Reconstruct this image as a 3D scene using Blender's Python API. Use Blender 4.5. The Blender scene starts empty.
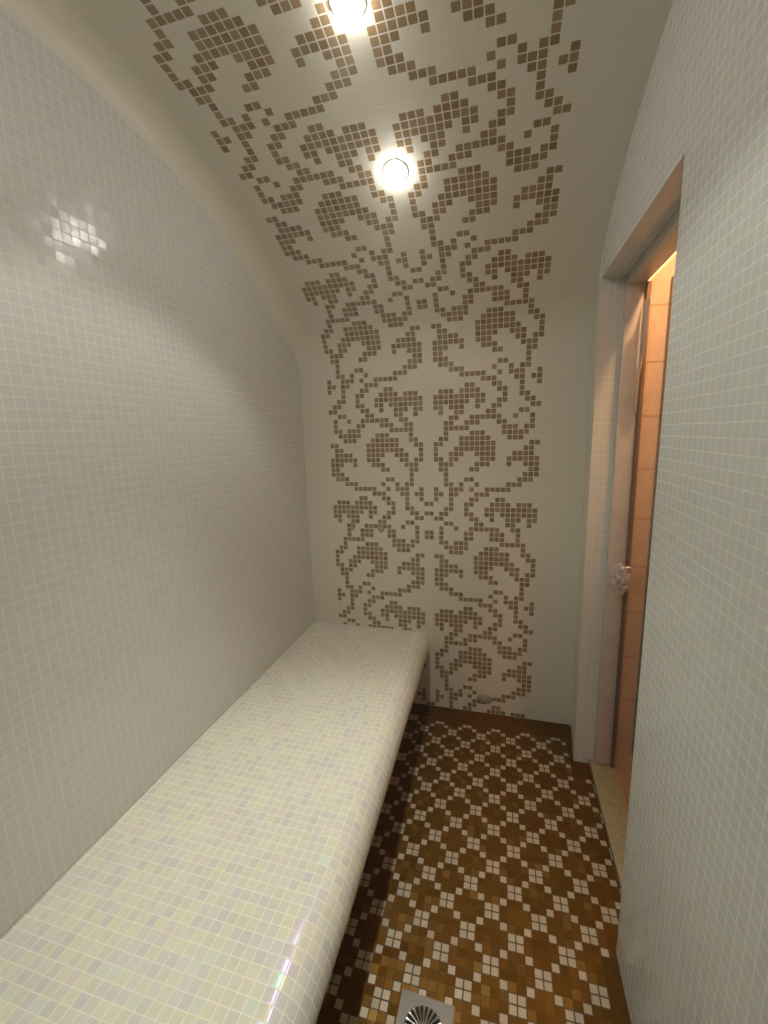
import bpy, bmesh, math, random
from mathutils import Vector, Matrix

random.seed(7)
SC = bpy.context.scene
COL = SC.collection
U = 0.0245                      # one wall mosaic module in metres
FLOOR_ROW = 39.5                # mosaic rows are counted downwards from a hub of the ornament


def W(x, row, d):
    """mosaic coordinates (columns to the right, rows down, distance from the back wall) -> metres"""
    return Vector((x * U, -d * U, (FLOOR_ROW - row) * U))


# ------------------------------------------------------------------ ceiling profile (arched along the room)
R_A, R_B, T1, T2, R_MID = -33.466, -42.329, 0.84595, 0.013663, None


def theta(r):
    if r > R_A:
        return 0.0
    if r > R_B:
        return T1 * (R_A - r) / (R_A - R_B)
    return T1 + T2 * (R_B - r)


PROF = {}                       # row (quarter steps) -> (up, d, tangent angle)
up = -R_A
dd = 0.0
r = R_A
STEP = 0.05
PTS = [(R_A, -R_A, 0.0, 0.0)]
while r > -150:
    a = theta(r - STEP / 2)
    up += math.cos(a) * STEP
    dd += math.sin(a) * STEP
    r -= STEP
    PTS.append((r, up, dd, theta(r)))


def prof(row):
    """arc position row -> (height row value, d, angle)"""
    if row >= R_A:
        return (-row, 0.0, 0.0)
    i = (R_A - row) / STEP
    k = int(i)
    f = i - k
    p, q = PTS[k], PTS[min(k + 1, len(PTS) - 1)]
    return tuple(p[j] + (q[j] - p[j]) * f for j in (1, 2, 3))


CROWN_D = next(p[2] for p in PTS if p[3] >= math.pi / 2)
ROOM_D = 2 * CROWN_D


def ceil_up(d):
    """ceiling height (in rows above row 0) at distance d from the back wall"""
    if d > CROWN_D:
        d = ROOM_D - d
    if d <= 0:
        return -R_A
    lo, hi = 0, len(PTS) - 1
    while hi - lo > 1:
        m = (lo + hi) // 2
        if PTS[m][2] < d and PTS[m][3] < math.pi / 2:
            lo = m
        else:
            hi = m
    p, q = PTS[lo], PTS[hi]
    f = (d - p[2]) / max(1e-9, q[2] - p[2])
    return p[1] + (q[1] - p[1]) * f


# ------------------------------------------------------------------ helpers
def link(o, parent=None, **props):
    COL.objects.link(o)
    if parent is not None:
        o.parent = parent
    for k, v in props.items():
        o[k] = v
    return o


def from_faces(name, quads, mats, parent=None, smooth=False, **props):
    """quads: list of (corner vectors, uv corners, material index)"""
    me = bpy.data.meshes.new(name)
    verts, index, faces, mi, uvs = [], {}, [], [], []
    for co, uv, m in quads:
        f = []
        for v in co:
            k = (round(v[0], 6), round(v[1], 6), round(v[2], 6))
            if k not in index:
                index[k] = len(verts)
                verts.append(k)
            f.append(index[k])
        if len(set(f)) < 3:
            continue
        faces.append(f)
        mi.append(m)
        uvs.append(uv)
    me.from_pydata(verts, [], faces)
    lay = me.uv_layers.new(name='UVMap')
    for p, m, uv in zip(me.polygons, mi, uvs):
        p.material_index = m
        p.use_smooth = smooth
        for li, c in zip(p.loop_indices, uv):
            lay.data[li].uv = c
    for m in mats:
        me.materials.append(m)
    me.update()
    return link(bpy.data.objects.new(name, me), parent, **props)


def from_bm(name, bm, mat, parent=None, smooth=True, angle=40, **props):
    bmesh.ops.recalc_face_normals(bm, faces=bm.faces)
    me = bpy.data.meshes.new(name)
    bm.to_mesh(me)
    bm.free()
    me.materials.append(mat)
    if smooth:
        for p in me.polygons:
            p.use_smooth = True
        me.set_sharp_from_angle(angle=math.radians(angle))
    return link(bpy.data.objects.new(name, me), parent, **props)


def add_box(bm, lo, hi, bevel=0.0):
    ret = bmesh.ops.create_cube(bm, size=1.0)
    vs = ret['verts']
    c = (Vector(lo) + Vector(hi)) / 2
    s = Vector(hi) - Vector(lo)
    for v in vs:
        v.co = Vector((v.co.x * s.x, v.co.y * s.y, v.co.z * s.z)) + c
    if bevel:
        es = list({e for v in vs for e in v.link_edges})
        bmesh.ops.bevel(bm, geom=es, offset=bevel, segments=2, affect='EDGES', profile=0.5)


def add_lathe(bm, prof_pts, seg=40, mat=Matrix()):
    rings = []
    for r_, z in prof_pts:
        if r_ < 1e-7:
            rings.append([bm.verts.new(mat @ Vector((0, 0, z)))])
        else:
            rings.append([bm.verts.new(mat @ Vector((r_ * math.cos(2 * math.pi * k / seg), r_ * math.sin(2 * math.pi * k / seg), z))) for k in range(seg)])
    for a, b in zip(rings, rings[1:]):
        for k in range(seg):
            k2 = (k + 1) % seg
            if len(a) == 1 and len(b) == 1:
                continue
            if len(a) == 1:
                bm.faces.new((a[0], b[k], b[k2]))
            elif len(b) == 1:
                bm.faces.new((a[k], a[k2], b[0]))
            else:
                bm.faces.new((a[k], a[k2], b[k2], b[k]))


def add_tube(bm, pts, rad, seg=12, caps=True):
    rings = []
    n = len(pts)
    for i, p in enumerate(pts):
        t = (pts[min(i + 1, n - 1)] - pts[max(i - 1, 0)]).normalized()
        u = t.orthogonal().normalized() if i == 0 else (prev - t * prev.dot(t)).normalized()
        prev = u
        v = t.cross(u)
        rr = rad[i] if isinstance(rad, (list, tuple)) else rad
        rings.append([bm.verts.new(p + (u * math.cos(2 * math.pi * k / seg) + v * math.sin(2 * math.pi * k / seg)) * rr) for k in range(seg)])
    for a, b in zip(rings, rings[1:]):
        for k in range(seg):
            k2 = (k + 1) % seg
            bm.faces.new((a[k], a[k2], b[k2], b[k]))
    if caps:
        bm.faces.new(list(reversed(rings[0])))
        bm.faces.new(rings[-1])


# ------------------------------------------------------------------ materials
class NT:
    def __init__(self, name):
        self.m = bpy.data.materials.new(name)
        self.m.use_nodes = True
        self.t = self.m.node_tree
        self.t.nodes.clear()
        self.out = self.n('ShaderNodeOutputMaterial')

    def n(self, kind, **kw):
        nd = self.t.nodes.new(kind)
        for k, v in kw.items():
            setattr(nd, k, v)
        return nd

    def set(self, sock, v):
        if hasattr(v, 'is_linked') or isinstance(v, bpy.types.NodeSocket):
            self.t.links.new(v, sock)
        else:
            sock.default_value = v

    def math(self, op, a, b=None, clamp=False):
        nd = self.n('ShaderNodeMath', operation=op, use_clamp=clamp)
        self.set(nd.inputs[0], a)
        if b is not None:
            self.set(nd.inputs[1], b)
        return nd.outputs[0]

    def vmath(self, op, a, b=None, scale=None):
        nd = self.n('ShaderNodeVectorMath', operation=op)
        self.set(nd.inputs[0], a)
        if b is not None:
            self.set(nd.inputs[1], b)
        if scale is not None:
            self.set(nd.inputs['Scale'], scale)
        return nd.outputs[0]

    def mix(self, f, a, b):
        nd = self.n('ShaderNodeMix', data_type='RGBA')
        self.set(nd.inputs[0], f)
        self.set(nd.inputs[6], a)
        self.set(nd.inputs[7], b)
        return nd.outputs[2]

    def ramp(self, f, stops, interp='LINEAR'):
        nd = self.n('ShaderNodeValToRGB')
        cr = nd.color_ramp
        cr.interpolation = interp
        while len(cr.elements) < len(stops):
            cr.elements.new(0.5)
        for e, (p, c) in zip(cr.elements, stops):
            e.position = p
            e.color = c if len(c) == 4 else (*c, 1)
        self.set(nd.inputs[0], f)
        return nd.outputs[0]


def mosaic(name, stops, grout, gap=0.055, rough=(0.12, 0.3), tilt=0.03, metallic=0.0, film=0.0, spec=0.5, seed=0.0, tile_rot=False):
    g = NT(name)
    uv = g.n('ShaderNodeUVMap', uv_map='UVMap').outputs[0]
    cell = g.vmath('FLOOR', uv)
    fr = g.vmath('FRACTION', uv)
    sep = g.n('ShaderNodeSeparateXYZ')
    g.set(sep.inputs[0], fr)
    ax = g.math('ABSOLUTE', g.math('SUBTRACT', sep.outputs[0], 0.5))
    ay = g.math('ABSOLUTE', g.math('SUBTRACT', sep.outputs[1], 0.5))
    # rounded-corner tile outline
    q = 0.5 - gap - 0.06
    px = g.math('MAXIMUM', g.math('SUBTRACT', ax, q), 0.0)
    py = g.math('MAXIMUM', g.math('SUBTRACT', ay, q), 0.0)
    dist = g.math('SQRT', g.math('ADD', g.math('MULTIPLY', px, px), g.math('MULTIPLY', py, py)))
    mask = g.math('MULTIPLY', g.math('SUBTRACT', dist, 0.045), 1 / 0.03, clamp=True)   # 1 = grout
    wn = g.n('ShaderNodeTexWhiteNoise', noise_dimensions='3D')
    g.set(wn.inputs[0], g.vmath('ADD', cell, (0.37 + seed, 0.21, 3.1 + seed)))
    wn2 = g.n('ShaderNodeTexWhiteNoise', noise_dimensions='3D')
    g.set(wn2.inputs[0], g.vmath('ADD', cell, (11.7, 4.3 + seed, 0.9)))
    col = g.ramp(wn.outputs[0], stops)
    base = g.mix(mask, col, (*grout, 1))
    geo = g.n('ShaderNodeNewGeometry')
    jit = g.vmath('SUBTRACT', wn2.outputs[1], (0.5, 0.5, 0.5))
    nrm = g.vmath('NORMALIZE', g.vmath('ADD', geo.outputs['Normal'], g.vmath('SCALE', jit, scale=tilt)))
    bump = g.n('ShaderNodeBump')
    bump.inputs['Strength'].default_value = 0.2
    bump.inputs['Distance'].default_value = 0.0012
    g.set(bump.inputs['Height'], g.math('SUBTRACT', 1.0, mask))
    g.set(bump.inputs['Normal'], nrm)
    b = g.n('ShaderNodeBsdfPrincipled')
    g.set(b.inputs['Base Color'], base)
    rr = g.math('ADD', rough[0], g.math('MULTIPLY', wn2.outputs[0], rough[1] - rough[0]))
    rmix = g.math('ADD', g.math('MULTIPLY', mask, 0.75), g.math('MULTIPLY', g.math('SUBTRACT', 1.0, mask), rr))
    g.set(b.inputs['Roughness'], rmix)
    g.set(b.inputs['Normal'], bump.outputs[0])
    b.inputs['Specular IOR Level'].default_value = spec
    if metallic:
        g.set(b.inputs['Metallic'], g.math('MULTIPLY', g.math('SUBTRACT', 1.0, mask), metallic))
    if film:
        g.set(b.inputs['Thin Film Thickness'], g.math('ADD', 260.0, g.math('MULTIPLY', wn.outputs[0], film)))
        b.inputs['Thin Film IOR'].default_value = 1.7
    g.t.links.new(b.outputs[0], g.out.inputs[0])
    return g.m


def plain(name, color, rough=0.5, metallic=0.0, spec=0.5, noise=0.06, scale=20.0):
    g = NT(name)
    tc = g.n('ShaderNodeTexCoord')
    nz = g.n('ShaderNodeTexNoise')
    nz.inputs['Scale'].default_value = scale
    nz.inputs['Detail'].default_value = 4
    g.set(nz.inputs['Vector'], tc.outputs['Object'])
    lo = tuple(c * (1 - noise) for c in color)
    hi = tuple(min(1, c * (1 + noise)) for c in color)
    col = g.ramp(nz.outputs[0], [(0.3, lo), (0.7, hi)])
    b = g.n('ShaderNodeBsdfPrincipled')
    g.set(b.inputs['Base Color'], col)
    b.inputs['Roughness'].default_value = rough
    b.inputs['Metallic'].default_value = metallic
    b.inputs['Specular IOR Level'].default_value = spec
    g.t.links.new(b.outputs[0], g.out.inputs[0])
    return g.m


PEARL = [(0.0, (0.605, 0.612, 0.578)), (0.25, (0.622, 0.620, 0.588)), (0.45, (0.612, 0.624, 0.576)), (0.62, (0.598, 0.608, 0.592)), (0.8, (0.622, 0.626, 0.592)), (1.0, (0.607, 0.618, 0.568))]
M_WHITE = mosaic('pearl_mosaic', PEARL, (0.69, 0.69, 0.63), gap=0.04, rough=(0.12, 0.26), tilt=0.05)
M_WHITE2 = mosaic('warm_cast_white_mosaic', [(0.0, (0.685, 0.652, 0.552)), (0.5, (0.695, 0.660, 0.562)), (1.0, (0.69, 0.658, 0.555))], (0.705, 0.67, 0.565), gap=0.035, rough=(0.3, 0.45), tilt=0.015)  # same tile as the pearl mosaic, with the warm light cast put into its colour
M_BENCH = mosaic('bench_pearl_mosaic', [(0.0, (0.71, 0.69, 0.61)), (0.2, (0.77, 0.77, 0.62)), (0.4, (0.71, 0.73, 0.61)), (0.55, (0.665, 0.66, 0.635)), (0.75, (0.75, 0.70, 0.63)), (1.0, (0.74, 0.75, 0.64))],
                 (0.84, 0.82, 0.69), gap=0.045, rough=(0.14, 0.27), tilt=0.05, film=120, seed=5)
M_ORN = mosaic('brown_ornament_mosaic', [(0.0, (0.24, 0.16, 0.076)), (0.5, (0.28, 0.195, 0.095)), (1.0, (0.33, 0.225, 0.112))], (0.66, 0.63, 0.55), gap=0.07, rough=(0.2, 0.4), tilt=0.05, seed=2)
M_FGOLD = mosaic('amber_floor_mosaic', [(0.0, (0.118, 0.053, 0.002)), (0.4, (0.13, 0.059, 0.003)), (0.85, (0.14, 0.065, 0.005)), (1.0, (0.20, 0.11, 0.025))], (0.085, 0.038, 0.002), gap=0.03, rough=(0.28, 0.42), tilt=0.09, metallic=0.6, spec=0.3, seed=3)
M_FWHITE = mosaic('cream_floor_mosaic', [(0.0, (0.39, 0.32, 0.215)), (0.5, (0.43, 0.35, 0.26)), (1.0, (0.41, 0.365, 0.25))], (0.08, 0.048, 0.028), gap=0.085, rough=(0.28, 0.4), tilt=0.05, metallic=0.25, spec=0.6, seed=4)
M_FBORDER = mosaic('dark_brown_border_mosaic', [(0.0, (0.075, 0.03, 0.001)), (1.0, (0.095, 0.038, 0.002))], (0.07, 0.028, 0.001), gap=0.03, rough=(0.4, 0.6), tilt=0.08, metallic=0.0, spec=0.12, seed=8)
M_STEEL = plain('brushed_steel', (0.55, 0.54, 0.52), 0.28, 1.0)
M_PLATE = plain('dull_steel_plate', (0.20, 0.19, 0.17), 0.5, 0.6)
M_DARK = plain('hollow_shade', (0.02, 0.02, 0.02), 0.8)
M_CAP = plain('grey_cap', (0.34, 0.33, 0.30), 0.5)
M_FRAME = plain('grey_beige_door_frame', (0.56, 0.50, 0.44), 0.35)
M_GASKET = plain('brown_rubber_gasket', (0.17, 0.10, 0.06), 0.6)
M_SILL = plain('beige_stone_sill', (0.30, 0.24, 0.14), 0.45, noise=0.15, scale=60)
M_STRIP = plain('dark_brown_strip', (0.07, 0.035, 0.015), 0.5)
M_PLAIN = plain('hall_plaster', (0.62, 0.55, 0.47), 0.7)
M_HFLOOR = plain('hall_floor_stone', (0.20, 0.14, 0.08), 0.5)


def make_hall_tile():
    g = NT('peach_wall_tile')
    uv = g.n('ShaderNodeUVMap', uv_map='UVMap').outputs[0]
    fr = g.vmath('FRACTION', uv)
    sep = g.n('ShaderNodeSeparateXYZ')
    g.set(sep.inputs[0], fr)
    ay = g.math('ABSOLUTE', g.math('SUBTRACT', sep.outputs[1], 0.5))
    ax = g.math('ABSOLUTE', g.math('SUBTRACT', sep.outputs[0], 0.5))
    mask = g.math('GREATER_THAN', g.math('MAXIMUM', g.math('MULTIPLY', ax, 1.0), ay), 0.485)
    nz = g.n('ShaderNodeTexNoise')
    nz.inputs['Scale'].default_value = 3.0
    nz.inputs['Detail'].default_value = 5
    g.set(nz.inputs['Vector'], uv)
    col = g.ramp(nz.outputs[0], [(0.3, (0.55, 0.44, 0.35)), (0.7, (0.61, 0.49, 0.39))])
    b = g.n('ShaderNodeBsdfPrincipled')
    g.set(b.inputs['Base Color'], g.mix(mask, col, (0.34, 0.22, 0.12, 1)))
    b.inputs['Roughness'].default_value = 0.4
    g.t.links.new(b.outputs[0], g.out.inputs[0])
    return g.m


M_HTILE = make_hall_tile()


def make_glass(name, tint, film=False):
    g = NT(name)
    tr = g.n('ShaderNodeBsdfTransparent')
    tr.inputs[0].default_value = (*tint, 1)
    gl = g.n('ShaderNodeBsdfGlossy')
    gl.inputs['Roughness'].default_value = 0.03 if not film else 0.18
    geo = g.n('ShaderNodeNewGeometry')
    dt = g.n('ShaderNodeVectorMath', operation='DOT_PRODUCT')
    g.set(dt.inputs[0], geo.outputs['Normal'])
    g.set(dt.inputs[1], geo.outputs['Incoming'])
    c = g.math('SUBTRACT', 1.0, g.math('ABSOLUTE', dt.outputs['Value']))
    fres = g.math('ADD', 0.04, g.math('MULTIPLY', 0.9, g.math('POWER', c, 5.0)))
    mx = g.n('ShaderNodeMixShader')
    g.set(mx.inputs[0], fres)
    g.t.links.new(tr.outputs[0], mx.inputs[1])
    g.t.links.new(gl.outputs[0], mx.inputs[2])
    last = mx
    if film:
        df = g.n('ShaderNodeBsdfDiffuse')
        df.inputs[0].default_value = (0.75, 0.72, 0.68, 1)
        m2 = g.n('ShaderNodeMixShader')
        m2.inputs[0].default_value = 0.3
        g.t.links.new(mx.outputs[0], m2.inputs[1])
        g.t.links.new(df.outputs[0], m2.inputs[2])
        last = m2
    g.t.links.new(last.outputs[0], g.out.inputs[0])
    return g.m


M_GLASS = make_glass('clear_door_glass', (0.93, 0.90, 0.86))
M_FILM = make_glass('crinkled_plastic_film', (0.9, 0.88, 0.86), film=True)


def emission(name, color, strength):
    g = NT(name)
    e = g.n('ShaderNodeEmission')
    e.inputs[0].default_value = (*color, 1)
    e.inputs[1].default_value = strength
    g.t.links.new(e.outputs[0], g.out.inputs[0])
    return g.m


# ------------------------------------------------------------------ the ornament (one row per mosaic row, column 0 at the axis)
def cols(s):
    out = set()
    for t in s.split():
        if '-' in t:
            a, b = t.split('-')
            out |= set(range(int(a), int(b) + 1))
        else:
            out.add(int(t))
    return out


SRC = {
    -22: '3 4 7-9 13 14 19', -21: '3-7 14-16 18 19', -20: '3 8-10 14-18', -19: '2 3 6-11 15-17', -18: '1 2 6-12 19 20', -17: '1 5-12 18 19',
    -16: '1 4-6 9-12 16-19', -15: '1 2 4 5 10-12 15-20', -14: '2-4 9-11 15 18-20', -13: '2 3 8 9 19 20', -12: '3 18-20', -11: '3 7 8 17-19',
    -10: '3 4 6 9 15-17', -9: '1 4-6 8 11-15', -8: '1 2 4 5 9-11', -7: '1 4 8 9 13 14', -6: '0 4 7 8 12-15 17-19', -5: '3 4 7 11-20',
    -4: '0 2 3 7 8 11 12 14-20', -3: '1 2 8 9 12 15-17 19 20', -2: '3 4 9 10 15 16 19', -1: '2 5 8-13 16 17', 0: '0 2 7 8 12-14 17', 1: '0 2 7 8 12-14 17'}
ORN = {k: cols(v) for k, v in SRC.items()}
for k in range(2, 23):
    ORN[k] = {21 - c for c in ORN[k - 23] if 1 <= c <= 20}


def is_orn(x, row):
    """x = left edge of the column; row = row centre"""
    c = x if x >= 0 else -x - 1
    if c > 20:
        return False
    return c in ORN[(row + 22) % 45 - 22]


# ------------------------------------------------------------------ room shell
XL = -27.0
COVE = 3.0


def right_x(d):
    return 28.9 - 0.09 * d if d < 10.35 else 28.0 + 0.3 * min(1.0, (d - 10.35) / 30.0)


def cell_uv(i, j):
    return [(i, j), (i + 1, j), (i + 1, j + 1), (i, j + 1)]


# back wall: straight part of the rows, floor up to where the cove starts
quads = []
row_edges = [FLOOR_ROW]
rows = list(range(39, -34, -1))
for row in rows:
    lo = row + 0.5
    hi = row - 0.5
    if hi < R_A:
        hi = R_A
    for i in range(-28, 30):
        x0, x1 = max(i, XL), min(i + 1, 28.9)
        if x1 <= x0:
            continue
        v0, v1 = 0.0, (lo - hi)
        uv = [(i + (x0 - i), -lo), (i + (x1 - i), -lo), (i + (x1 - i), -hi), (i + (x0 - i), -hi)]
        uv = [(a, b - 0.5) for a, b in uv]
        quads.append(([W(x0, lo, 0), W(x1, lo, 0), W(x1, hi, 0), W(x0, hi, 0)], uv, 1 if is_orn(i, row) else 0))
from_faces('wall_back', quads, [M_WHITE2, M_ORN], kind='structure')


# ceiling: cove and arch; the edge over the left wall is softly rounded
def drop(x, d, side=True):
    s = x - XL
    if s >= COVE:
        return 0.0
    k = COVE - s
    return COVE - math.sqrt(max(0.0, COVE * COVE - k * k))


def ceil_pt(x, row):
    """point of the ceiling surface at column x and arc row"""
    mirror = False
    h, d, a = prof(row)
    dr = drop(x, d) * min(1.0, a / T1)
    # inward normal of the profile: down and away from the back wall
    h2 = h - math.sin(a) * dr
    d2 = d + math.cos(a) * dr
    return h2, d2


ROW_CROWN = next(p[0] for p in PTS if p[3] >= math.pi / 2)
quads = []
xs = []
for i in range(-27, 30):
    xs.append(float(i))
xs = [-27.0, -26.9, -26.7, -26.35] + xs[1:]
row_list = []
rr = R_A
first = -34
edges = [R_A] + [k - 0.5 for k in range(-34, int(ROW_CROWN) - 2, -1)]
edges = [e for e in edges if e > ROW_CROWN] + [ROW_CROWN]
for lo, hi in zip(edges, edges[1:]):
    row = round((lo + hi) / 2 + 1e-6)
    for x0, x1 in zip(xs, xs[1:]):
        i = math.floor(x0 + 1e-6)
        p = [ceil_pt(x0, lo), ceil_pt(x1, lo), ceil_pt(x1, hi), ceil_pt(x0, hi)]
        uv = [(x0, -lo - 0.5), (x1, -lo - 0.5), (x1, -hi - 0.5), (x0, -hi - 0.5)]
        xe = [x0, x1, x1, x0]
        # trim against the right wall
        rx = [min(xx, right_x(q[1]) + 0.02) for xx, q in zip(xe, p)]
        if rx[1] <= rx[0] and rx[2] <= rx[3]:
            continue
        m = 1 if is_orn(i, row) else 0
        quads.append(([W(xx, -q[0], q[1]) for xx, q in zip(rx, p)], [(xx, b) for xx, (a, b) in zip(rx, uv)], m))
        # the other half of the arch, rising from the wall behind the camera
        quads.append(([W(xx, -q[0], ROOM_D - q[1]) for xx, q in zip(reversed(rx), reversed(p))], [(xx, 2 * (-ROW_CROWN) - b) for xx, (a, b) in zip(reversed(rx), reversed(uv))], m))
from_faces('ceiling', quads, [M_WHITE2, M_ORN], smooth=True, kind='structure')

# left wall
quads = []
ds = [0.0, 0.3, 0.8, 1.5, 2.5, 3.5] + [float(k) for k in range(5, int(CROWN_D), 2)] + [CROWN_D]
ds = ds + [ROOM_D - d for d in reversed(ds[:-1])]
for d0, d1 in zip(ds, ds[1:]):
    a, b = -ceil_up(d0), -ceil_up(d1)
    quads.append(([W(XL, FLOOR_ROW, d0), W(XL, FLOOR_ROW, d1), W(XL, b, d1), W(XL, a, d0)],
                  [(d0, -FLOOR_ROW + .5), (d1, -FLOOR_ROW + .5), (d1, -b + .5), (d0, -a + .5)], 0))
from_faces('wall_left', quads, [M_WHITE], kind='structure')

# right wall with the doorway: stub, lintel, near part, reveals
DOOR_A, DOOR_B, HEAD, REV_X = 10.35, 40.9, -42.2, 34.6
quads = []
dr = sorted(set(ds + [DOOR_A, DOOR_B]))
for d0, d1 in zip(dr, dr[1:]):
    a, b = -ceil_up(d0), -ceil_up(d1)
    x0, x1 = right_x(d0 - 1e-6 if d0 > 0 else 0), right_x(d1)
    if abs(d0 - DOOR_A) < 1e-6:
        x0 = 28.0
    if abs(d1 - DOOR_A) < 1e-6:
        x1 = 28.0
    bot = HEAD if (d0 >= DOOR_A - 1e-6 and d1 <= DOOR_B + 1e-6) else FLOOR_ROW
    quads.append(([W(x1, bot, d1), W(x0, bot, d0), W(x0, a, d0), W(x1, b, d1)],
                  [(d1, -bot + .5), (d0, -bot + .5), (d0, -a + .5), (d1, -b + .5)], 2 if d1 < DOOR_A + 1e-6 else 0))
quads.append(([W(28.0, FLOOR_ROW, DOOR_A), W(REV_X, FLOOR_ROW, DOOR_A), W(REV_X, HEAD, DOOR_A), W(28.0, HEAD, DOOR_A)],
              [(0, -FLOOR_ROW), (REV_X - 28, -FLOOR_ROW), (REV_X - 28, -HEAD), (0, -HEAD)], 0))
quads.append(([W(REV_X, FLOOR_ROW, DOOR_B), W(28.3, FLOOR_ROW, DOOR_B), W(28.3, HEAD, DOOR_B), W(REV_X, HEAD, DOOR_B)],
              [(REV_X - 28, -FLOOR_ROW), (0, -FLOOR_ROW), (0, -HEAD), (REV_X - 28, -HEAD)], 0))
quads.append(([W(28.0, HEAD, DOOR_A), W(REV_X, HEAD, DOOR_A), W(REV_X, HEAD, DOOR_B), W(28.3, HEAD, DOOR_B)],
              [(0, DOOR_A), (REV_X - 28, DOOR_A), (REV_X - 28, DOOR_B), (0, DOOR_B)], 0))
# outer faces of this wall, towards the hall
for (d0, d1, r0, r1) in ((6.0, DOOR_A, FLOOR_ROW, -62), (DOOR_A, DOOR_B, HEAD, -62), (DOOR_B, 75, FLOOR_ROW, -62)):
    quads.append(([W(REV_X, r0, d0), W(REV_X, r0, d1), W(REV_X, r1, d1), W(REV_X, r1, d0)], [(0, 0), (1, 0), (1, 1), (0, 1)], 1))
from_faces('wall_right', quads, [M_WHITE, M_PLAIN, M_WHITE2], kind='structure')

# wall behind the camera
top = R_A
from_faces('wall_front', [([W(28.3, FLOOR_ROW, ROOM_D), W(XL, FLOOR_ROW, ROOM_D), W(XL, R_A, ROOM_D), W(28.3, R_A, ROOM_D)],
                           [(28.3, -39), (-27, -39), (-27, 33), (28.3, 33)], 0)], [M_WHITE], kind='structure')


# floor
def fpt(i, j):
    a, b = i / 3.0, j / 3.0
    x = 14.296 + 2.8335 * a - 0.0152 * b
    z = -39.803 + 0.0317 * a + 2.9207 * b
    return x, -z


quads = []
for i in range(-46, 20):
    for j in range(-70, 44):
        c = [fpt(i, j), fpt(i + 1, j), fpt(i + 1, j + 1), fpt(i, j + 1)]
        cx = sum(p[0] for p in c) / 4
        cd = sum(p[1] for p in c) / 4
        if cd < -0.8 or cd > ROOM_D + 0.5 or cx < XL - 0.6 or cx > 31.2:
            continue
        if cx > 29.4 and not (DOOR_A - 1 < cd < DOOR_B + 1):
            continue
        border = cd < 4.4 or (cx > 27.3 and cd < DOOR_A) or (cx > 27.7 and DOOR_A <= cd < 14.6) or (cx > 27.0 and cd > 41.2)
        m = 0
        if border:
            m = 2
        else:
            if i % 3 == 1 and j % 3 == 1:
                m = 1
            elif i % 3 in (0, 2) and j % 3 in (0, 2):
                a = (i + 1) // 3 if i % 3 == 2 else i // 3
                b = (j + 1) // 3 if j % 3 == 2 else j // 3
                if (a + b) % 2 == 0:
                    m = 1
        cl = [(min(max(p[0], XL), 31.3), max(0.0, min(p[1], ROOM_D))) for p in c]
        quads.append(([W(x, FLOOR_ROW, d) for x, d in reversed(cl)], list(reversed(cell_uv(i, j))), m))
from_faces('floor', quads, [M_FGOLD, M_FWHITE, M_FBORDER], kind='structure')

# ------------------------------------------------------------------ bench
bench = link(bpy.data.objects.new('bench', None), label='long built-in bench of pearly white mosaic with rounded overhanging edge along the left wall', category='bench')
bench.location = W(-14, FLOOR_ROW, 50)
BR, TOP, BOT = 3.3, 22.1, 28.6


def nose_x(d):
    return -0.25 + 1.3 * min(1.0, d / 55.0)


def bench_mesh():
    stations = [0, 5, 10, 15, 20, 25, 30, 35, 40, 45, 50, 55, 75, ROOM_D]
    profs = []
    npts = None
    for d in stations:
        xn = nose_x(d)
        pts = []
        m = 22
        for k in range(m + 1):
            pts.append((XL + .04 + (xn - BR - XL - .04) * k / m, TOP))
        n = 20
        for k in range(1, n + 1):
            a = -math.pi / 2 + math.pi * k / n
            pts.append((xn - BR + BR * math.cos(a), (TOP + BOT) / 2 + (BOT - TOP) / 2 * math.sin(a)))
        pts.append((-12.0, BOT + 0.5))
        pts.append((XL + .04, BOT + 0.5))
        arc = [0.0]
        for p, q in zip(pts, pts[1:]):
            arc.append(arc[-1] + math.hypot(q[0] - p[0], q[1] - p[1]))
        off = arc[m]
        profs.append((pts, [s - off + 0.3 for s in arc]))
    quads = []
    for (pa, sa), (pb, sb), da, db in zip(profs, profs[1:], stations, stations[1:]):
        for k in range(len(pa) - 1):
            quads.append(([W(*pa[k], da), W(*pb[k], db), W(*pb[k + 1], db), W(*pa[k + 1], da)],
                          [(sa[k], da), (sb[k], db), (sb[k + 1], db), (sa[k + 1], da)], 0))
    return quads


o = from_faces('seat_slab', bench_mesh(), [M_BENCH], smooth=True)
o.data.set_sharp_from_angle(angle=math.radians(40))
o.parent = bench
o.matrix_parent_inverse = Matrix.Translation(-bench.location)
quads = [([W(-12, FLOOR_ROW, 0), W(-12, FLOOR_ROW, ROOM_D), W(-12, BOT + .5, ROOM_D), W(-12, BOT + .5, 0)], [(0, 0), (ROOM_D, 0), (ROOM_D, 10.4), (0, 10.4)], 0)]
o = from_faces('base', quads, [M_BENCH], label='recessed tiled base under the bench')
o.parent = bench
o.matrix_parent_inverse = Matrix.Translation(-bench.location)

# ------------------------------------------------------------------ door
door = link(bpy.data.objects.new('door_1', None), kind='structure')
door.location = W(32.6, FLOOR_ROW, 25.6)
INV = Matrix.Translation(-door.location)


def door_part(name, bm, mat, **kw):
    o = from_bm(name, bm, mat, **kw)
    o.parent = door
    o.matrix_parent_inverse = INV
    return o


def wbox(bm, x0, x1, r0, r1, d0, d1, bevel=0.0):
    a, b = W(x0, r0, d0), W(x1, r1, d1)
    lo = Vector((min(a.x, b.x), min(a.y, b.y), min(a.z, b.z)))
    hi = Vector((max(a.x, b.x), max(a.y, b.y), max(a.z, b.z)))
    add_box(bm, lo, hi, bevel)


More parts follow.
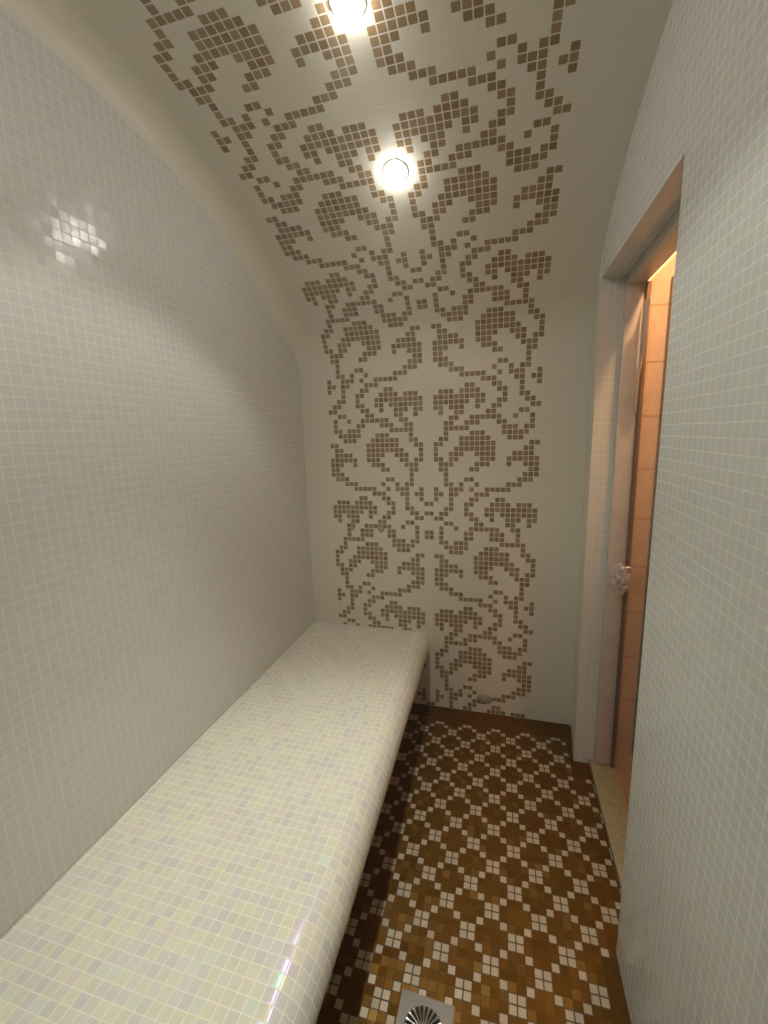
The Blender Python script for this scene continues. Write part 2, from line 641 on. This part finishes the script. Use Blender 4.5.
FX0, FX1 = 31.25, 33.8
bm = bmesh.new()
wbox(bm, FX0, FX1, FLOOR_ROW - 1.1, HEAD + .02, DOOR_A + .02, DOOR_A + 1.0, 0.002)
wbox(bm, FX0, FX1, FLOOR_ROW - 1.1, HEAD + .02, DOOR_B - 1.0, DOOR_B - .02, 0.002)
wbox(bm, FX0, FX1, HEAD + .02, HEAD + 1.5, DOOR_A + .9, DOOR_B - .9, 0.002)
door_part('door_frame', bm, M_FRAME)
bm = bmesh.new()
wbox(bm, 33.8, 34.4, FLOOR_ROW - 1.1, HEAD + 1.5, DOOR_A + .6, DOOR_A + 1.5, 0.001)
wbox(bm, 33.8, 34.4, FLOOR_ROW - 1.1, HEAD + 1.5, DOOR_B - 1.5, DOOR_B - .6, 0.001)
door_part('gasket', bm, M_GASKET)
bm = bmesh.new()
wbox(bm, 33.95, 34.25, FLOOR_ROW - 1.2, HEAD + 1.6, DOOR_A + 1.2, DOOR_B - 1.2)
door_part('glass_pane', bm, M_GLASS, smooth=False)
bm = bmesh.new()
wbox(bm, 30.5, 34.6, FLOOR_ROW, FLOOR_ROW - 1.0, DOOR_A + .03, DOOR_B - .03, 0.004)
door_part('threshold', bm, M_SILL)
# pull handle near the free edge, still wrapped in crinkled protective film
bm = bmesh.new()
hc = W(33.0, 3.2, 12.6)
add_tube(bm, [W(33.95, 1.6, 13.2), W(32.9, 1.6, 13.2), W(32.6, 2.0, 13.2), W(32.6, 4.4, 13.2), W(32.9, 4.8, 13.2), W(33.95, 4.8, 13.2)], 0.010, 12)
door_part('handle', bm, M_STEEL)
bm = bmesh.new()
bmesh.ops.create_icosphere(bm, subdivisions=4, radius=1.0)
rnd = random.Random(3)
from mathutils import noise as mnoise
for v in bm.verts:
    n = mnoise.noise(v.co * 2.7) * 0.30 + mnoise.noise(v.co * 7.0 + Vector((3, 1, 2))) * 0.12
    k = 1 + n
    v.co = Vector((v.co.x * 0.034 * k, v.co.y * 0.055 * k, v.co.z * 0.056 * k)) + W(32.55, 3.2, 13.8)
door_part('film_wrap', bm, M_FILM, label='crinkled clear plastic film wrapped round the handle', angle=25)

# loose protective film still clinging to the upper corner of the glass
bm = bmesh.new()
NU, NV = 10, 16
grid = []
for j in range(NV + 1):
    v = j / NV
    wv = 3.6 * (0.55 + 0.45 * math.sin(2.6 * v + 0.5)) * (1.0 - 0.55 * v)
    rowv = []
    for i in range(NU + 1):
        u = i / NU
        dep = 0.12 + 0.22 * (1 + mnoise.noise(Vector((u * 3.0, v * 5.0, 0.7)))) + 0.9 * u ** 3 * v
        rowv.append(bm.verts.new(W(33.93 - dep, -38.5 + 15.5 * v + 1.2 * math.sin(3 * u), 11.7 + wv * u)))
    grid.append(rowv)
for j in range(NV):
    for i in range(NU):
        bm.faces.new((grid[j][i], grid[j][i + 1], grid[j + 1][i + 1], grid[j + 1][i]))
o = door_part('film_sheet', bm, M_FILM, label='loose clear protective film on the upper corner of the glass', angle=60)
sm = o.modifiers.new('thickness', 'SOLIDIFY')
sm.thickness = 0.0006

# ------------------------------------------------------------------ hall behind the door
HX, HD = 62.0, 6.0
quads = []
T = 8.4


def huv(x, r):
    return ((x - 34.6) / 17.0 + 0.35, -(r + 30.3) / T + 0.0)


quads.append(([W(REV_X, FLOOR_ROW, HD), W(39.2, FLOOR_ROW, HD), W(39.2, -62, HD), W(REV_X, -62, HD)], [huv(REV_X, FLOOR_ROW), huv(39.2, FLOOR_ROW), huv(39.2, -62), huv(REV_X, -62)], 0))
quads.append(([W(39.2, FLOOR_ROW, HD), W(HX, FLOOR_ROW, HD), W(HX, -62, HD), W(39.2, -62, HD)], [huv(39.2, FLOOR_ROW), huv(HX, FLOOR_ROW), huv(HX, -62), huv(39.2, -62)], 0))
from_faces('wall_hall', quads, [M_HTILE], kind='structure')
from_faces('wall_hall_side', [([W(HX, FLOOR_ROW, HD), W(HX, FLOOR_ROW, 75), W(HX, -62, 75), W(HX, -62, HD)], [(0, 0), (4, 0), (4, 10), (0, 10)], 0)], [M_HTILE], kind='structure')
from_faces('wall_hall_front', [([W(HX, FLOOR_ROW, 75), W(REV_X, FLOOR_ROW, 75), W(REV_X, -62, 75), W(HX, -62, 75)], [(0, 0), (1.6, 0), (1.6, 10), (0, 10)], 0)], [M_HTILE], kind='structure')
from_faces('ceiling_hall', [([W(REV_X, -62, HD), W(HX, -62, HD), W(HX, -62, 75), W(REV_X, -62, 75)], [(0, 0), (1, 0), (1, 1), (0, 1)], 0)], [M_PLAIN], kind='structure')
from_faces('floor_hall', [([W(REV_X, FLOOR_ROW, HD), W(REV_X, FLOOR_ROW, 75), W(HX, FLOOR_ROW, 75), W(HX, FLOOR_ROW, HD)], [(0, 0), (1, 0), (1, 1), (0, 1)], 0)], [M_HFLOOR], kind='structure')
bm = bmesh.new()
wbox(bm, 38.5, 39.1, FLOOR_ROW, -42.5, HD + .02, HD + .7, 0.002)
from_bm('dark_strip_1', bm, M_STRIP, kind='structure')  # slim dark upright strip against the hall wall

# ------------------------------------------------------------------ floor drain
dx, dd_ = 7.9, 53.1
drain = link(bpy.data.objects.new('floor_drain', None), label='square steel floor drain with round slotted grate set in the brown mosaic', category='drain')
drain.location = W(dx, FLOOR_ROW, dd_)
drain.rotation_euler = (0, 0, math.radians(-1.0))
hs = 2.85 * U
bm = bmesh.new()
# plate: square outline with a round opening
seg = 48
ro = 2.05 * U
zt = 0.0022
outer, inner = [], []
for k in range(seg):
    a = 2 * math.pi * k / seg
    c, s = math.cos(a), math.sin(a)
    f = hs / max(abs(c), abs(s))
    outer.append((c * f, s * f))
    inner.append((c * ro, s * ro))
lv = []
for ring, z in ((outer, 0.0003), (outer, zt), (inner, zt), (inner, -0.004 + 0.0045)):
    lv.append([bm.verts.new((x, y, z)) for x, y in ring])
for a, b in zip(lv, lv[1:]):
    for k in range(seg):
        k2 = (k + 1) % seg
        bm.faces.new((a[k], a[k2], b[k2], b[k]))
from_bm('plate', bm, M_PLATE, drain, angle=30)
bm = bmesh.new()
add_lathe(bm, [(ro * 1.0, 0.0006), (0, 0.0006)], 40)  # flat disc; the shade of the hollow is its near-black colour
from_bm('dark_disc', bm, M_DARK, drain, label='flat dark disc painted as the shaded hollow under the grate')
bm = bmesh.new()
NB = 22
for k in range(NB):
    a = 2 * math.pi * k / NB
    di = Vector((math.cos(a), math.sin(a), 0))
    p = [di * (0.75 * U) + Vector((0, 0, 0.0045)), di * (1.2 * U) + Vector((0, 0, 0.0055)), di * (1.7 * U) + Vector((0, 0, 0.0045)), di * (1.88 * U) + Vector((0, 0, 0.0042)), di * (2.0 * U) + Vector((0, 0, 0.0012))]
    add_tube(bm, p, [0.0018, 0.0022, 0.0026, 0.0042, 0.003], 8)
from_bm('grate', bm, M_STEEL, drain)
bm = bmesh.new()
add_lathe(bm, [(0, 0.0075), (0.45 * U, 0.007), (0.75 * U, 0.005), (0.8 * U, 0.0012)], 28)
from_bm('grate_hub', bm, M_STEEL, drain)

# ------------------------------------------------------------------ caps on the back wall


def wall_cap(name, x, row, rx, rz, label, cat):
    root = link(bpy.data.objects.new(name, None), label=label, category=cat)
    root.location = W(x, row, 0)
    rot = Matrix.Rotation(math.radians(90), 4, 'X')
    bm = bmesh.new()
    add_lathe(bm, [(0, 0.006), (0.55, 0.0058), (0.86, 0.0045), (1.0, 0.0015), (1.0, 0.0)], 32)
    for v in bm.verts:
        v.co = Vector((v.co.x * rx * U, v.co.y * rz * U, v.co.z))
    bm.transform(rot)
    from_bm('cover', bm, M_CAP, root)
    bm = bmesh.new()
    add_lathe(bm, [(0, 0.0075), (0.12, 0.0072), (0.16, 0.0055)], 16)
    for v in bm.verts:
        v.co = Vector((v.co.x * rx * U, v.co.y * rx * U, v.co.z))
    bm.transform(rot)
    from_bm('screw', bm, M_STEEL, root)
    return root


wall_cap('wall_cap', -16.7, -0.9, 0.5, 1.0, 'small narrow grey cap on the back wall above the bench, nearer the left corner', 'wall cap')
wall_cap('wall_cap', -10.3, -0.5, 0.75, 0.8, 'small round grey cap on the back wall above the bench, nearer the wall centre', 'wall cap')
wall_cap('steam_outlet', 11.7, 36.0, 1.7, 1.15, 'oval grey steam outlet cover low on the back wall just above the floor', 'steam outlet')

# ------------------------------------------------------------------ lamps
LAMP_COL = (0.985, 0.985, 0.875)
BEAM = (68, 27)
SPILL = (114, 4.1)
M_LENS = emission('lamp_lens_glow', (1.0, 0.955, 0.89), 104.0)
M_RING = plain('white_lamp_ring', (0.75, 0.74, 0.70), 0.3)


def downlight(row, x, label, mirror=False):
    h, d, a = prof(row)
    # surface normal pointing into the room, in metres axes
    nrm = Vector((0, -math.cos(a), -math.sin(a)))
    if mirror:
        d = ROOM_D - d
        nrm.y = -nrm.y
    root = link(bpy.data.objects.new('ceiling_downlight', None), label=label, category='light', group='ceiling downlights')
    root.location = W(x, -h, d)
    root.rotation_mode = 'QUATERNION'
    root.rotation_quaternion = nrm.to_track_quat('Z', 'Y')
    bm = bmesh.new()
    add_lathe(bm, [(1.7 * U, 0.0), (1.7 * U, 0.0012), (1.62 * U, 0.0028), (1.42 * U, 0.003), (1.3 * U, 0.002), (1.2 * U, 0.001)], 40)
    from_bm('trim_ring', bm, M_RING, root)
    bm = bmesh.new()
    add_lathe(bm, [(1.3 * U, 0.0012), (1.24 * U, 0.008), (1.02 * U, 0.015), (0.72 * U, 0.021), (0.36 * U, 0.0235), (0, 0.024)], 36)
    from_bm('lens', bm, M_LENS, root, label='glowing lens')
    # narrow main beam of the reflector and the weaker wide spill of the lens
    for nm, size, blend, watt in (('downlight_beam', BEAM[0], 1.0, BEAM[1]), ('downlight_spill', SPILL[0], 0.3, SPILL[1])):
        ld = bpy.data.lights.new(nm, 'SPOT')
        ld.energy = watt * (0.36 if mirror and size == BEAM[0] else 1.0)
        ld.color = LAMP_COL
        ld.spot_size = math.radians(size)
        ld.spot_blend = blend
        ld.shadow_soft_size = 0.02
        lo = link(bpy.data.objects.new(nm, ld), root)
        lo.location = (0, 0, 0.05)
        lo.rotation_euler = (math.pi, 0, 0)
    return root


downlight(-66.6, 0.1, 'glowing recessed ceiling downlight nearer the back wall, the lower of the two')
downlight(-84.9, 0.1, 'glowing recessed ceiling downlight nearest the camera, at the top edge')
downlight(-84.9, 0.1, 'unseen ceiling downlight past the middle of the arch, added to light the near bench', mirror=True)  # out-of-view pair, added for the brightness of the near bench
downlight(-66.6, 0.1, 'unseen ceiling downlight nearest the wall behind the camera, added to light the near bench', mirror=True)

# warm lamp of the hall
hl = bpy.data.lights.new('hall_lamp', 'AREA')
hl.shape = 'DISK'
hl.size = 0.10
hl.energy = 27
hl.color = (1.0, 0.58, 0.28)
ho = link(bpy.data.objects.new('hall_lamp', hl))
ho.location = W(40.8, -61, 25)
ho.rotation_euler = (0, 0.45, 0)

# ------------------------------------------------------------------ thin haze added for a slight glow round the lamps, world
wd = bpy.data.worlds.new('steam_room_air')
SC.world = wd
wd.use_nodes = True
nt = wd.node_tree
nt.nodes['Background'].inputs[0].default_value = (0, 0, 0, 1)
nt.nodes['Background'].inputs[1].default_value = 0.0
HAZE = 0.015
if HAZE > 0:
    vs = nt.nodes.new('ShaderNodeVolumeScatter')
    vs.inputs['Color'].default_value = (1.0, 0.97, 0.9, 1)
    vs.inputs['Density'].default_value = HAZE
    vs.inputs['Anisotropy'].default_value = 0.2
    nt.links.new(vs.outputs[0], nt.nodes['World Output'].inputs['Volume'])

# ------------------------------------------------------------------ camera
R3 = [[0.9637054706751051, 0.028379759862280536, 0.2654549962253896], [0.02087206596203841, 0.9832806973025686, -0.18089617788843795], [-0.26615056387943015, 0.17987123044647343, 0.9470006429798851]]
CAM = (14.623035, -20.456066, 86.048475)
cd = bpy.data.cameras.new('camera')
co = link(bpy.data.objects.new('camera', cd))


def bl(v):
    return Vector((v[0], v[2], -v[1]))


right, down, fwd = (bl(v) for v in R3)
mw = Matrix.Identity(4)
for k in range(3):
    mw[k][0] = right[k]
    mw[k][1] = -down[k]
    mw[k][2] = -fwd[k]
mw.translation = W(CAM[0], CAM[1], CAM[2])
co.matrix_world = mw
cd.sensor_fit = 'VERTICAL'
cd.sensor_height = 36.0
cd.lens = 431.416 * 36.0 / 1024.0
cd.clip_start = 0.01
SC.camera = co

SC.view_settings.view_transform = 'Standard'
SC.view_settings.look = 'None'
SC.view_settings.gamma = 1.0
SC.view_settings.use_curve_mapping = False
SC.view_settings.exposure = 0.0
